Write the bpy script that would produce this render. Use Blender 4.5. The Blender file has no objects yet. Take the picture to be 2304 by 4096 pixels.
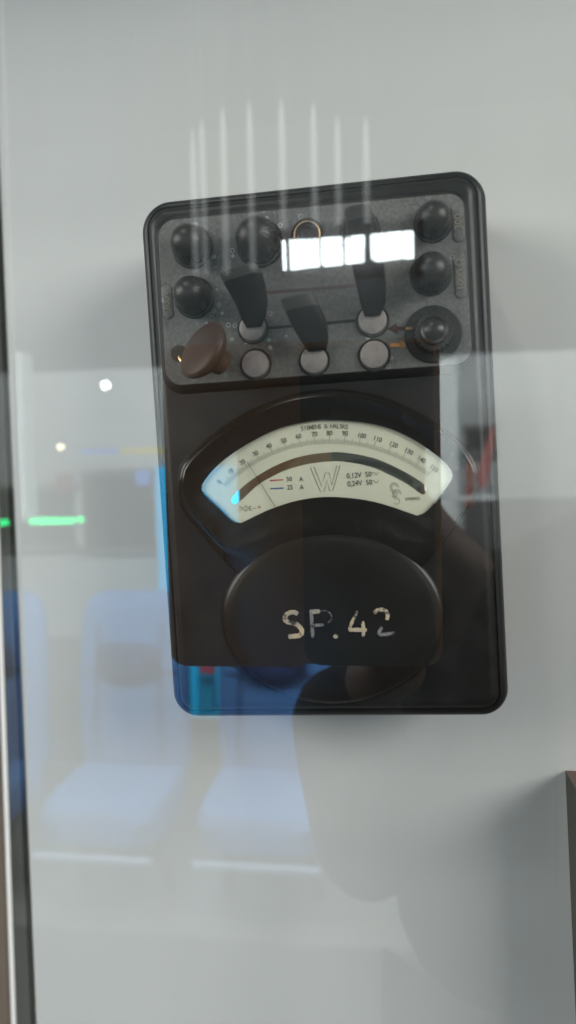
import bpy, bmesh, math, random
from mathutils import Vector, Matrix, Euler
random.seed(7)
sc = bpy.context.scene
COL = sc.collection
R = math.radians

# ------------------------------------------------------------------ camera
F = 2960.0                       # focal length in pixels of the 2304 x 4096 photograph
W = 0.142                        # width of the instrument case, metres
ax = Vector((0.98880, 0.04313, 0.14290)).normalized()      # case x axis seen from the camera
bz = Vector((-0.05940, 0.99705, 0.04865)); bz = (bz - ax*bz.dot(ax)).normalized()
cy = bz.cross(ax)                                          # into the board
RMC = Matrix((ax, cy, bz)).transposed()                    # case -> camera
T0 = Vector((-0.345778, -0.628899, -2.295869))*W           # lower left corner of the case, camera space
P0 = Vector((-W/2, 0.010, 0.0))                            # that corner in case space (front face is y = 0)
CAM_L = P0 - RMC.transposed() @ T0                         # camera in case space
ROLL = R(-1.7)
RWM = Matrix.Rotation(ROLL, 3, 'Y')                        # the case hangs a little crooked
YG = -CAM_L.y - 0.100                                      # glass stands 10 cm in front of the case
CAM_W = Vector((0, -YG, 1.55))
M0 = CAM_W - RWM @ CAM_L
RWC = RWM @ RMC.transposed()                               # camera -> world

cam_d = bpy.data.cameras.new('camera'); cam = bpy.data.objects.new('camera', cam_d); COL.objects.link(cam)
cam.matrix_world = Matrix.Translation(CAM_W) @ RWC.to_4x4()
cam_d.sensor_fit = 'VERTICAL'; cam_d.sensor_height = 36.0; cam_d.sensor_width = 20.25
cam_d.lens = F/4096*36.0
cam_d.clip_start = 0.005; cam_d.clip_end = 60
cam_d.dof.use_dof = True; cam_d.dof.focus_distance = 0.332; cam_d.dof.aperture_fstop = 7.0
sc.camera = cam

def raydir(u, v):
    return Vector(((u-1152)/F, -(v-2048)/F, -1.0))
def mp(u, v, h=0.0):
    """photograph point -> case space, h metres proud of the front face"""
    d = RMC.transposed() @ raydir(u, v)
    s = (-h - CAM_L.y)/d.y
    return CAM_L + d*s
def wp(u, v, y):
    """photograph point -> world, on the plane at depth y"""
    d = RWC @ raydir(u, v)
    return CAM_W + d*((y - CAM_W.y)/d.y)
def behind(u, v, V):
    """where a thing mirrored in the glass really stands; V = its distance through the mirror"""
    d = RWC @ raydir(u, v)
    p = CAM_W + d*(V/d.y)
    return Vector((p.x, -p.y, p.z))

# ------------------------------------------------------------------ world, lamps, exposure
w = bpy.data.worlds.new('World'); sc.world = w; w.use_nodes = True
w.node_tree.nodes['Background'].inputs[0].default_value = (0.55, 0.62, 0.66, 1)
w.node_tree.nodes['Background'].inputs[1].default_value = 0.05
sc.view_settings.view_transform = 'Standard'; sc.view_settings.look = 'None'
sc.view_settings.exposure = 0; sc.view_settings.gamma = 1

def area(name, loc, target, sx, sy, power, col):
    l = bpy.data.lights.new(name, 'AREA'); l.shape = 'RECTANGLE'; l.size = sx; l.size_y = sy
    l.energy = power; l.color = col
    o = bpy.data.objects.new(name, l); COL.objects.link(o); o.location = loc
    o.rotation_euler = (Vector(target)-Vector(loc)).to_track_quat('-Z', 'Y').to_euler()
    return o
BOARD_Y = 0.160
area('spot_lamp', (-0.42, -0.70, 2.80), (-0.02, 0.1, 1.50), 0.14, 0.14, 4.5, (1.0, 0.97, 0.92))
area('front_lamp', (-1.95, -1.05, 2.20), (0.0, 0.1, 1.35), 2.0, 0.9, 53, (1.0, 0.985, 0.945))
area('side_fill', (1.75, -0.95, 2.30), (0.0, 0.1, 1.45), 1.6, 0.9, 55, (1.0, 0.985, 0.95))  # added fill from the right to weaken the shadows
area('ceiling_lamp', (-0.6, -1.15, 2.55), (-0.6, -3.4, 0.9), 2.4, 0.5, 235, (0.95, 0.99, 1.0))
area('pillar_fill', (0.75, -1.95, 3.0), (0.45, -3.3, 1.45), 0.5, 0.3, 55, (0.95, 0.99, 1.0))  # added light aimed at the white pillar to brighten its reflection

# ------------------------------------------------------------------ materials
def mat(name, col, rough=0.5, metal=0.0, spec=0.5, emit=None, estr=0.0, coat=0.0):
    m = bpy.data.materials.new(name); m.use_nodes = True
    b = m.node_tree.nodes['Principled BSDF']
    b.inputs['Base Color'].default_value = (*col, 1); b.inputs['Roughness'].default_value = rough
    b.inputs['Metallic'].default_value = metal; b.inputs['Specular IOR Level'].default_value = spec
    b.inputs['Coat Weight'].default_value = coat
    if emit: b.inputs['Emission Color'].default_value = (*emit, 1); b.inputs['Emission Strength'].default_value = estr
    return m
class G:
    def __init__(s, m): s.nt = m.node_tree; s.n = s.nt.nodes; s.l = s.nt.links; s.b = s.n['Principled BSDF']; s.tc = s.n.new('ShaderNodeTexCoord')
    def noise(s, scale, det=5, rough=0.6, mapping=None):
        t = s.n.new('ShaderNodeTexNoise'); t.inputs['Scale'].default_value = scale; t.inputs['Detail'].default_value = det; t.inputs['Roughness'].default_value = rough
        if mapping:
            mm = s.n.new('ShaderNodeMapping'); mm.inputs['Scale'].default_value = mapping
            s.l.new(s.tc.outputs['Object'], mm.inputs[0]); s.l.new(mm.outputs[0], t.inputs['Vector'])
        else: s.l.new(s.tc.outputs['Object'], t.inputs['Vector'])
        return t.outputs['Fac']
    def vor(s, scale, feature='F1'):
        t = s.n.new('ShaderNodeTexVoronoi'); t.inputs['Scale'].default_value = scale; t.feature = feature
        s.l.new(s.tc.outputs['Object'], t.inputs['Vector']); return t
    def ramp(s, src, stops):
        r = s.n.new('ShaderNodeValToRGB'); s.l.new(src, r.inputs[0]); e = r.color_ramp.elements
        while len(e) < len(stops): e.new(0.5)
        for i, (p, c) in enumerate(stops):
            e[i].position = p; e[i].color = (c, c, c, 1) if isinstance(c, (int, float)) else (*c, 1)
        return r.outputs[0]
    def mix(s, fac, a, b, mode='MIX'):
        x = s.n.new('ShaderNodeMix'); x.data_type = 'RGBA'; x.blend_type = mode
        for sock, val in ((x.inputs[0], fac), (x.inputs[6], a), (x.inputs[7], b)):
            if hasattr(val, 'is_linked') or hasattr(val, 'links'): s.l.new(val, sock)
            elif isinstance(val, (int, float)): sock.default_value = val
            else: sock.default_value = (*val, 1)
        return x.outputs[2]
    def math(s, op, a, b=None):
        x = s.n.new('ShaderNodeMath'); x.operation = op
        for i, val in enumerate((a, b)):
            if val is None: continue
            if isinstance(val, (int, float)): x.inputs[i].default_value = val
            else: s.l.new(val, x.inputs[i])
        return x.outputs[0]
    def base(s, o): s.l.new(o, s.b.inputs['Base Color'])
    def rough(s, o): s.l.new(o, s.b.inputs['Roughness'])
    def bump(s, o, st, dist):
        x = s.n.new('ShaderNodeBump'); x.inputs['Strength'].default_value = st; x.inputs['Distance'].default_value = dist
        s.l.new(o, x.inputs['Height']); s.l.new(x.outputs[0], s.b.inputs['Normal'])

M = {}
def bakelite(name, col, dust, rough):
    m = mat(name, col, rough, spec=.28); g = G(m)
    n = g.noise(70, 3, .5); n2 = g.noise(900, 3)
    f = g.ramp(n, [(.25, 0), (.8, 1)])
    g.base(g.mix(f, col, dust))
    g.rough(g.ramp(n, [(.2, rough*.9), (.85, min(1, rough*1.3))]))
    g.bump(n2, .05, .0002); return m
M['bakelite'] = bakelite('black bakelite', (.004, .0038, .0034), (.0115, .011, .010), .38)
M['gloss'] = bakelite('glossy black bakelite', (.005, .0045, .0036), (.009, .008, .0065), .30)
M['ridge'] = bakelite('polished black bakelite', (.006, .0055, .0045), (.010, .009, .0075), .2)
M['knob'] = bakelite('dark knob bakelite', (.012, .011, .010), (.026, .025, .023), .30)
M['brown'] = bakelite('brown bakelite', (.036, .020, .014), (.062, .036, .026), .45)
M['lever'] = bakelite('matt black lever', (.0055, .0055, .005), (.009, .009, .0085), .6)
M['levercap'] = bakelite('lit lever end', (.030, .030, .027), (.048, .048, .045), .6)  # paler than the lever: light on its end put into the colour
# worn terminal plate
m = mat('worn grey plate', (.08, .08, .078), .55); g = G(m)
n = g.noise(110, 8, .7); n2 = g.noise(700, 4, .7)
c = g.mix(g.ramp(n, [(.32, 0), (.68, 1)]), (.040, .040, .0385), (.100, .100, .096))
c = g.mix(g.ramp(n2, [(.42, 0), (.72, 1)]), c, (.165, .162, .152))
c = g.mix(.32, c, (.050, .051, .0495))
v = g.vor(230); mask = g.ramp(g.noise(38, 2), [(.50, 0), (.62, 1)])
ring = g.math('MULTIPLY', g.ramp(v.outputs['Distance'], [(.10, 0), (.16, 1), (.24, 0)]), mask)
pit = g.math('MULTIPLY', g.ramp(v.outputs['Distance'], [(.07, 1), (.13, 0)]), mask)
c = g.mix(g.math('MULTIPLY', ring, .8), c, (.46, .47, .46)); c = g.mix(pit, c, (.008, .008, .008))
g.base(c); g.rough(g.ramp(n2, [(.3, .42), (.7, .7)])); g.bump(n2, .35, .0004); M['plate'] = m
def metal(name, col, rough, streak=(400, 400, 400)):
    m = mat(name, col, rough, 1.0); g = G(m); n = g.noise(1.0, 4, .6, streak)
    g.base(g.mix(n, tuple(x*.75 for x in col), tuple(min(1, x*1.2) for x in col))); g.rough(g.ramp(n, [(.3, rough*.8), (.7, rough*1.3)])); return m
m = mat('dull button metal', (.20, .178, .168), .48, .35); g = G(m); n = g.noise(260, 6, .7)
g.base(g.mix(g.ramp(n, [(.3, 0), (.75, 1)]), (.17, .148, .140), (.27, .245, .232))); M['disc'] = m
M['brass'] = metal('aged brass', (.62, .42, .22), .35)
M['mirror'] = mat('anti parallax mirror', (.86, .86, .85), .015, 1.0)
m = mat('cream scale card', (.86, .83, .64), .55); g = G(m); n = g.noise(45, 5)
g.base(g.mix(g.ramp(n, [(.3, 0), (.7, 1)]), (.56, .54, .43), (.62, .60, .475))); M['card'] = m
M['ink'] = mat('scale ink', (.085, .088, .072), .7)
M['inkfaint'] = mat('faint scale ink', (.16, .16, .12), .7)
M['inkred'] = mat('red scale ink', (.42, .07, .06), .6)
M['inkblue'] = mat('blue scale ink', (.06, .10, .30), .6)
m = mat('flaking white paint', (.30, .27, .20), .75); g = G(m); n = g.noise(170, 6, .75); n3 = g.noise(55, 2)
c = g.mix(g.ramp(n3, [(.36, 0), (.6, 1)]), (.13, .17, .20), (.46, .36, .24))
g.base(g.mix(g.ramp(n, [(.40, 0), (.46, 1)]), (.03, .03, .028), c)); M['paint'] = m
m = mat('thin worn paint', (.09, .10, .11), .8); g = G(m); n = g.noise(260, 6, .75)
g.base(g.mix(g.ramp(n, [(.42, 0), (.52, 1)]), (.014, .014, .013), (.17, .16, .17))); M['painthin'] = m
M['arrowred'] = bakelite('dark red paint', (.050, .014, .012), (.030, .012, .010), .7)
m = mat('worn orange paint', (.30, .13, .04), .75); g = G(m); n = g.noise(380, 6, .7)
g.base(g.mix(g.ramp(n, [(.38, 0), (.55, 1)]), (.07, .055, .04), (.40, .18, .055))); M['arroworange'] = m
M['linepurple'] = bakelite('faded purple line', (.055, .038, .040), (.085, .06, .06), .7)
M['lineblack'] = bakelite('black line', (.010, .011, .010), (.022, .024, .022), .6)
M['engrave'] = bakelite('worn embossed letters', (.14, .125, .10), (.23, .21, .17), .6)
# board
m = mat('grey painted board', (.50, .52, .51), .85); g = G(m); n = g.noise(3.5, 3); n2 = g.noise(60, 4)
c = g.mix(g.ramp(n, [(.3, 0), (.7, 1)]), (.425, .430, .418), (.475, .480, .468)); sp_ = g.vor(26); c = g.mix(g.math('MULTIPLY', g.ramp(sp_.outputs['Distance'], [(.012, .45), (.022, 0)]), g.ramp(g.noise(9, 2), [(.55, 0), (.6, 1)])), c, (.16, .155, .14)); g.base(c); g.bump(n2, .05, .001); M['board'] = m
M['steel'] = mat('brushed brown steel', (.20, .165, .135), .5, .25); g = G(M['steel']); n = g.noise(1.0, 4, .6, (700, 700, 6)); g.base(g.mix(n, (.15, .122, .10), (.26, .215, .175)))
M['edge'] = mat('bright aluminium edge', (.80, .80, .76), .4, .2)
m = mat('grey rubber gasket', (.030, .028, .022), .6); g = G(m); n = g.noise(1.0, 4, .6, (500, 500, 20))
g.base(g.mix(n, (.095, .091, .080), (.125, .12, .105))); M['gasket'] = m
M['seal'] = mat('dark seal', (.018, .016, .010), .7)
m = mat('rough dark brown box', (.045, .040, .030), .7); g = G(m); n = g.noise(900, 5, .8)
g.base(g.mix(g.ramp(n, [(.35, 0), (.7, 1)]), (.030, .027, .022), (.105, .095, .075))); g.bump(n, .4, .0004); M['box'] = m
M['boxtop'] = mat('reddish box top', (.12, .075, .065), .7)
M['pencil'] = mat('pencil line', (.40, .41, .40), .9)
# glass: thin reflecting sheet with grease streaks; their rough lobe also stands in for lens glow
def glass(name, ior, smear):
    m = bpy.data.materials.new(name); m.use_nodes = True; nt = m.node_tree; nt.nodes.clear(); N = nt.nodes.new; L = nt.links.new
    o = N('ShaderNodeOutputMaterial'); t = N('ShaderNodeBsdfTransparent'); t.inputs[0].default_value = (.965, .985, .975, 1)
    gl = N('ShaderNodeBsdfGlossy'); gl.inputs['Roughness'].default_value = 0.0; gl.inputs['Color'].default_value = (.96, 1, .99, 1)
    gs = N('ShaderNodeBsdfGlossy'); gs.inputs['Roughness'].default_value = 0.16
    lw = N('ShaderNodeLayerWeight'); lw.inputs[0].default_value = .5
    pw = N('ShaderNodeMath'); pw.operation = 'POWER'; L(lw.outputs['Facing'], pw.inputs[0]); pw.inputs[1].default_value = 5
    f0 = ((ior-1)/(ior+1))**2
    fr = N('ShaderNodeMath'); fr.operation = 'MULTIPLY_ADD'; L(pw.outputs[0], fr.inputs[0]); fr.inputs[1].default_value = 1-f0; fr.inputs[2].default_value = f0
    mx = N('ShaderNodeMixShader'); L(fr.outputs[0], mx.inputs[0]); L(t.outputs[0], mx.inputs[1]); L(gl.outputs[0], mx.inputs[2])
    m2 = N('ShaderNodeMixShader')
    tcn = N('ShaderNodeTexCoord'); mpn = N('ShaderNodeMapping'); mpn.inputs['Scale'].default_value = (95, 1, 9); L(tcn.outputs['Object'], mpn.inputs[0])
    nz = N('ShaderNodeTexNoise'); nz.inputs['Scale'].default_value = 1; nz.inputs['Detail'].default_value = 4; L(mpn.outputs[0], nz.inputs['Vector'])
    mr = N('ShaderNodeMapRange'); mr.inputs[1].default_value = .35; mr.inputs[2].default_value = .75; mr.inputs[3].default_value = smear*.3; mr.inputs[4].default_value = smear*2.6
    L(nz.outputs['Fac'], mr.inputs[0]); L(mr.outputs[0], m2.inputs[0])
    L(mx.outputs[0], m2.inputs[1]); L(gs.outputs[0], m2.inputs[2])
    L(m2.outputs[0], o.inputs[0]); return m
M['glass'] = glass('display case glass', 1.92, .009)
M['dialglass'] = glass('dial window glass', 1.85, .002)

# ------------------------------------------------------------------ mesh helpers
def link(name, me, m=None, parent=None, smooth=True):
    o = bpy.data.objects.new(name, me); COL.objects.link(o)
    if m: me.materials.append(m)
    if parent: o.parent = parent
    if smooth:
        for p in me.polygons: p.use_smooth = True
        if hasattr(me, 'set_sharp_from_angle'): me.set_sharp_from_angle(angle=R(38))
    return o
class B:
    def __init__(s): s.v = []; s.f = []
    def add(s, vs, fs):
        k = len(s.v); s.v += [tuple(x) for x in vs]; s.f += [[i+k for i in f] for f in fs]; return s
    def loft(s, rings, cap0=False, cap1=True, closed=True):
        n = len(rings[0]); vs = [p for r in rings for p in r]; fs = []
        for i in range(len(rings)-1):
            for j in range(n if closed else n-1):
                k = (j+1) % n
                fs.append([i*n+j, i*n+k, (i+1)*n+k, (i+1)*n+j])
        if cap0: fs.append(list(range(n))[::-1])
        if cap1: fs.append([(len(rings)-1)*n+j for j in range(n)])
        return s.add(vs, fs)
    def box(s, lo, hi, bev=0):
        x0, y0, z0 = lo; x1, y1, z1 = hi
        vs = [(x, y, z) for x in (x0, x1) for y in (y0, y1) for z in (z0, z1)]
        return s.add(vs, [[0,1,3,2],[4,6,7,5],[0,4,5,1],[2,3,7,6],[0,2,6,4],[1,5,7,3]])
    def lathe(s, c, prof, n=40, axis=Vector((0,-1,0)), mod=None, cap0=False):
        """prof: (radius, height) along axis from c"""
        axis = Vector(axis).normalized(); a = axis.orthogonal().normalized(); b = axis.cross(a)
        rings = []
        for (r, h) in prof:
            rings.append([Vector(c)+axis*h+(a*math.cos(t)+b*math.sin(t))*(max(r, 1e-5)*(mod(t, r, h) if mod else 1)) for t in [2*math.pi*i/n for i in range(n)]])
        return s.loft(rings, cap0, True)
    def tube(s, pts, r, n=8):
        pts = [Vector(p) for p in pts]; rings = []
        rr = r if isinstance(r, (list, tuple)) else [r]*len(pts)
        up = None
        for i, p in enumerate(pts):
            d = (pts[min(i+1, len(pts)-1)]-pts[max(i-1, 0)]).normalized()
            if up is None: up = d.orthogonal().normalized()
            a = (up - d*up.dot(d)).normalized(); up = a; b = d.cross(a)
            rings.append([p+(a*math.cos(2*math.pi*k/n)+b*math.sin(2*math.pi*k/n))*rr[i] for k in range(n)])
        return s.loft(rings, True, True)
    def build(s, name, m, parent=None, smooth=True):
        me = bpy.data.meshes.new(name); me.from_pydata(s.v, [], s.f); me.update()
        bm = bmesh.new(); bm.from_mesh(me); bmesh.ops.recalc_face_normals(bm, faces=bm.faces); bm.to_mesh(me); bm.free()
        return link(name, me, m, parent, smooth)
def tag(o, label=None, cat=None, group=None, kind=None):
    if label: o['label'] = label
    if cat: o['category'] = cat
    if group: o['group'] = group
    if kind: o['kind'] = kind
    return o
def empty(name, loc, rot=None):
    o = bpy.data.objects.new(name, None); COL.objects.link(o); o.location = loc; o.empty_display_size = .02
    if rot: o.rotation_euler = rot
    return o
def cm(pts, n=4, closed=False):
    """Catmull-Rom through 2-D points"""
    out = []; k = len(pts)
    rng = range(k if closed else k-1)
    for i in rng:
        p0 = pts[(i-1) % k] if closed or i > 0 else pts[i]; p1 = pts[i]; p2 = pts[(i+1) % k]
        p3 = pts[(i+2) % k] if closed or i+2 < k else p2
        for j in range(n):
            t = j/n
            out.append(tuple(.5*((2*b)+(-a+c)*t+(2*a-5*b+4*c-d)*t*t+(-a+3*b-3*c+d)*t**3) for a, b, c, d in zip(p0, p1, p2, p3)))
    if not closed: out.append(tuple(pts[-1]))
    return out
def polar(pts, c, n):
    """resample a closed outline at n equal angles round c"""
    out = []
    k = len(pts)
    for i in range(n):
        t = 2*math.pi*i/n; dx, dy = math.cos(t), math.sin(t); best = None
        for j in range(k):
            (ax_, ay), (bx, by) = pts[j], pts[(j+1) % k]
            ex, ey = bx-ax_, by-ay; den = dx*ey-dy*ex
            if abs(den) < 1e-9: continue
            q = ((ax_-c[0])*ey-(ay-c[1])*ex)/den; s_ = ((ax_-c[0])*dy-(ay-c[1])*dx)/den
            if q > 0 and -1e-6 <= s_ <= 1+1e-6 and (best is None or q > best): best = q
        out.append((c[0]+dx*best, c[1]+dy*best))
    return out
def rquad(c4, rad, n=8):
    """rounded quadrilateral; c4 clockwise from top left"""
    out = []
    for i in range(4):
        p = Vector(c4[i]); a = (Vector(c4[i-1])-p).normalized(); b = (Vector(c4[(i+1) % 4])-p).normalized()
        r = rad[i] if isinstance(rad, (list, tuple)) else rad
        s0, s1 = p+a*r, p+b*r
        for j in range(n+1):
            t = j/n; k = .55
            # cubic that stays near a circular arc
            q = s0*(1-t)**3 + (p*k+s0*(1-k))*3*t*(1-t)**2 + (p*k+s1*(1-k))*3*t*t*(1-t) + s1*t**3
            out.append(tuple(q))
    return out
def ribbon(pts, w, h, closed=False, th=.00012):
    """flat painted stroke through 3-D points in case space (plane y = const)"""
    b = B(); k = len(pts); L_, R_ = [], []
    for i, p in enumerate(pts):
        p = Vector(p); q0 = Vector(pts[i-1] if (closed or i > 0) else pts[i]); q1 = Vector(pts[(i+1) % k] if (closed or i < k-1) else pts[i])
        d = (q1-q0); d = Vector((d.x, 0, d.z)).normalized(); nn = Vector((-d.z, 0, d.x))
        ww = w[i] if isinstance(w, (list, tuple)) else w
        L_.append(p+nn*ww/2); R_.append(p-nn*ww/2)
    vs = L_+R_; fs = []
    for i in range(k if closed else k-1):
        j = (i+1) % k; fs.append([i, j, k+j, k+i])
    b.add(vs, fs); return b
def text_into(b, s, size, pos, ang, h, sx=1.0):
    """adds lettering centred on case point pos, turned by ang, at height h"""
    cu = bpy.data.curves.new('lettering', 'FONT'); cu.body = s; cu.size = size; cu.align_x = 'CENTER'; cu.align_y = 'CENTER'; cu.resolution_u = 3; cu.offset = size*.014
    o = bpy.data.objects.new('lettering', cu); COL.objects.link(o)
    me = bpy.data.meshes.new_from_object(o.evaluated_get(bpy.context.evaluated_depsgraph_get()))
    ca, sa = math.cos(ang), math.sin(ang)
    vs = [(pos[0]+v.co.x*sx*ca-v.co.y*sa, -h, pos[1]+v.co.x*sx*sa+v.co.y*ca) for v in me.vertices]
    b.add(vs, [list(p.vertices) for p in me.polygons])
    bpy.data.objects.remove(o); bpy.data.meshes.remove(me); bpy.data.curves.remove(cu)
PX = (mp(1400, 2000).x-mp(1300, 2000).x)/100      # metres per photograph pixel on the front

# ------------------------------------------------------------------ setting inside the case
bd = B(); p = [wp(u, v, BOARD_Y) for u, v in ((-900, -1500), (3200, -1500), (3200, 5200), (-900, 5200))]
bd.box((p[0].x, BOARD_Y, p[2].z), (p[1].x, BOARD_Y+.012, p[0].z))
tag(bd.build('wall', M['board'], smooth=False), kind='structure')
# roof panel of the showcase (its shade dims the board along the top)
zt = wp(1152, -120, BOARD_Y).z
tp = B(); tp.box((-.60, .02, CAM_W.z+.300), (.6, BOARD_Y, CAM_W.z+.314)); tag(tp.build('ceiling', M['board'], smooth=False), kind='structure')

# ------------------------------------------------------------------ the instrument
meter = empty('wattmeter', M0, (0, ROLL, 0))
tag(meter, 'black bakelite portable wattmeter with arched cream dial and SP.42 painted on its cap', 'wattmeter')
def P3(q, h): 
    r = mp(q[0], q[1], h); return (r.x, r.y, r.z)
OUT = [(568, 826), (1937, 680), (2036, 2853), (706, 2859)]
oc = [mp(u, v, -.010) for u, v in OUT]; oc2 = [(q.x, q.z) for q in oc]
rads = [.0135, .0125, .0115, .0115]
def inset(c4, d):
    cx = sum(q[0] for q in c4)/4; cz = sum(q[1] for q in c4)/4
    return [(q[0]+(d if q[0] < cx else -d), q[1]+(d if q[1] < cz else -d)) for q in c4]
def ring(d, h):
    return [(x, -h, z) for x, z in rquad(inset(oc2, d*.001), [max(.002, r-d*.0011) for r in rads], 12)]
case = B().loft([ring(d, h*.001) for d, h in ((1.2, -58), (.9, -50), (.0, -13), (0, -10), (.35, -7.4), (1.1, -5.2), (2.2, -3.7), (3.3, -3.0), (3.9, -2.95), (4.15, -3.3), (4.5, -3.3), (4.75, -2.6), (5.5, -1.5), (6.6, -.5), (7.6, -.1), (8.4, 0))], True, True)
case.build('case', M['bakelite'], meter)
# little feet under the lower edge
for u in (1133, 1580):
    q = mp(u, 2858, -.012); B().lathe((q.x, .02, q.z-.0011+.0014), [(.0006, -.002), (.0011, -.0016), (.0012, .0016), (.0007, .002)], 12).build('foot', M['bakelite'], meter)

# terminal plate
H = .0042
face = [(632, 884), (1856, 770), (1889, 1452), (666, 1544)]
base = [(612, 868), (1870, 752), (1909, 1490), (655, 1582)]
def pr(c4, h, rad): return [P3(q, h) for q in rquad(c4, rad, 10)]
def lerp4(t): return [tuple(Vector(a)*(1-t)+Vector(b)*t) for a, b in zip(base, face)]
pl = B().loft([pr(lerp4(-.05), -.0006, 92), pr(lerp4(0), .0002, 88), pr(lerp4(.35), H*.38, 82), pr(lerp4(.75), H*.8, 74), pr(lerp4(.93), H*.975, 68), pr(lerp4(1.0), H, 66), pr(lerp4(1.12), H, 60)], True, True)
skirt = pl.build('terminal_plate', M['plate'], meter)
skirt.data.materials.append(M['bakelite'])
for p_ in skirt.data.polygons:
    if abs(p_.normal.y) < .93 and p_.area < 1e-3: p_.material_index = 1
# embossed lines, arrows
def pline(name, q0, q1, wpx, m, h=H):
    a, b_ = mp(*q0, h), mp(*q1, h); d = (b_-a).normalized(); nn = Vector((-d.z, 0, d.x))*wpx*PX/2
    b = B(); lo = [a+nn, b_+nn, b_-nn, a-nn]
    b.loft([[q+Vector((0, .0004, 0)) for q in lo], [q-Vector((0, .00018, 0)) for q in lo]], True, True)
    return b.build(name, m, meter, False)
pline('marking_line', (1040, 1172), (1418, 1142), 12, M['linepurple'])
pline('marking_line', (1055, 1314), (1425, 1282), 11, M['lineblack'])
def poly(name, pts, m, h=H, t=.00022):
    b = B(); f = [mp(*q, h) for q in pts]
    b.loft([[q+Vector((0, .0005, 0)) for q in f], [q-Vector((0, t, 0)) for q in f]], True, True)
    return b.build(name, m, meter, False)
poly('arrow_mark', [(1550, 1315), (1584, 1294), (1589, 1307), (1634, 1305), (1634, 1321), (1590, 1321), (1590, 1336)], M['arrowred'])
poly('arrow_mark', [(1560, 1373), (1602, 1373), (1602, 1360), (1628, 1382), (1604, 1398), (1602, 1387), (1560, 1388)], M['arroworange'])
# value pads with embossed figures
def pad(c, wpx, hpx, s, ang):
    q = mp(*c, H); r = wpx*PX/2; hh = hpx*PX/2-r; ca, sa = math.cos(ang), math.sin(ang)
    def cap(k):
        pts = []
        for i in range(24):
            t = math.pi*i/11.5 if False else 2*math.pi*i/24
            x, z = k*r*math.cos(t), k*r*math.sin(t)+(hh if math.sin(t) >= 0 else -hh)
            pts.append((q.x+x*ca-z*sa, q.z+x*sa+z*ca))
        return pts
    b = B(); b.loft([[(x, -H+.0004, z) for x, z in cap(1.12)], [(x, -H-.0001, z) for x, z in cap(1.10)], [(x, -H+.0003, z) for x, z in cap(1.02)], [(x, -H-.0003, z) for x, z in cap(.96)], [(x, -H-.0004, z) for x, z in cap(.85)]], False, True)
    o = b.build('value_pad', M['plate'], meter)
    t = B(); text_into(t, s, .0040, (q.x, q.z), ang+math.pi/2, H+.0007); t.build('embossed_value', M['engrave'], o, False)
pad((669, 1206), 44, 138, '300V', R(2)); pad((1833, 889), 46, 148, '30\u03a9' if False else '300', R(2)); pad((1841, 1100), 46, 176, '1000 \u03a9', R(1.5))

# terminal nuts: knurled skirt and domed cap
def nut(c, rpx, k=1.0, m='knob'):
    q = mp(*c, H); o3 = Vector((q.x, -H, q.z)); r = rpx*PX
    b = B(); kn = lambda t, rr, h: 1+(.018*math.cos(26*t) if h > .0015*k else 0)
    b.lathe(o3, [(r*1.02, -.0006), (r*1.02, .0008), (r*.97, .0013), (r*.90, .0014), (r*.90, .0026)], 52)
    body = b.build('terminal_collar', M[m], meter)
    b = B(); b.lathe(o3, [(r*.86, .0020), (r*.885, .0030*k), (r*.885, .0062*k), (r*.86, .0068*k)]+[(r*.86*math.cos(a), .0068*k+r*.84*math.sin(a)*1.0) for a in [R(x) for x in (8, 18, 28, 38, 48, 58, 67, 76, 84, 89)]], 104, mod=kn)
    return b.build('terminal_nut', M[m], meter)
nut((779, 1192), 80); nut((771, 990), 82); nut((1731, 894), 72); nut((1722, 1100), 78); nut((1040, 975), 92, 1.25); nut((1440, 928), 78, .8)
# socket with brass ring
q = mp(1231, 945, H); o3 = Vector((q.x, -H, q.z))
sk = B().lathe(o3, [(.0066, -.0005), (.0066, .0015), (.0060, .0022), (.0040, .0022), (.0037, .0010)], 40).build('socket', M['knob'], meter)
b = B(); n_ = 48; b.tube([o3+Vector((.0050*math.cos(2*math.pi*i/n_), -.0025, .0050*math.sin(2*math.pi*i/n_))) for i in range(n_+1)], .00028, 8); b.build('socket_ring', M['brass'], sk)

# flat metal contact buttons
for c, rp in (((1012, 1314), 52), ((1023, 1458), 53), ((1257, 1442), 52), ((1490, 1284), 54), ((1497, 1421), 53)):
    q = mp(*c, H); o3 = Vector((q.x, -H, q.z)); r = rp*PX
    well = B().lathe(o3, [(r*1.22, -.0004), (r*1.20, .00018), (r*1.10, .0002), (r*1.04, -.0003)], 40).build('button_seat', M['lineblack'], meter)
    B().lathe(o3, [(r*1.0, -.0004), (r*1.0, .0016), (r*.975, .0020), (r*.93, .0021)], 40).build('contact_button', M['disc'], meter)
# protruding change-over levers: rooted over a button, splayed towards the viewer
def lever(base_c, stations, capfrac):
    """stations: (left px, right px, height m, depth m) from the root to the tip"""
    rings = []
    for (l, r_, h, dp) in stations:
        a, c = mp(*l, h), mp(*r_, h); mid = (a+c)/2; half = (c-a)/2
        d = Vector((0, 1, 0)); ringp = []
        for i in range(20):
            t = 2*math.pi*i/20; ct, st = math.cos(t), math.sin(t)
            e = .62
            ringp.append(mid+half*math.copysign(abs(ct)**e, ct)+d*dp*math.copysign(abs(st)**e, st))
        rings.append(ringp)
    b = B().loft(rings, True, False); o = b.build('change_lever', M['lever'], meter)
    # end of the lever, coloured paler as if lit
    last = rings[-1]; mid = sum((Vector(p) for p in last), Vector())/len(last)
    tip = Vector(capfrac)
    e = B().loft([last, [Vector(p)+tip*.55 for p in last], [mid+(Vector(p)-mid)*.96+tip*.9 for p in last], [mid+(Vector(p)-mid)*.86+tip for p in last]], False, True)
    e.build('lever_end', M['levercap'], o)
def px2(du, dv): return Vector((du*PX, 0, -dv*PX))
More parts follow.
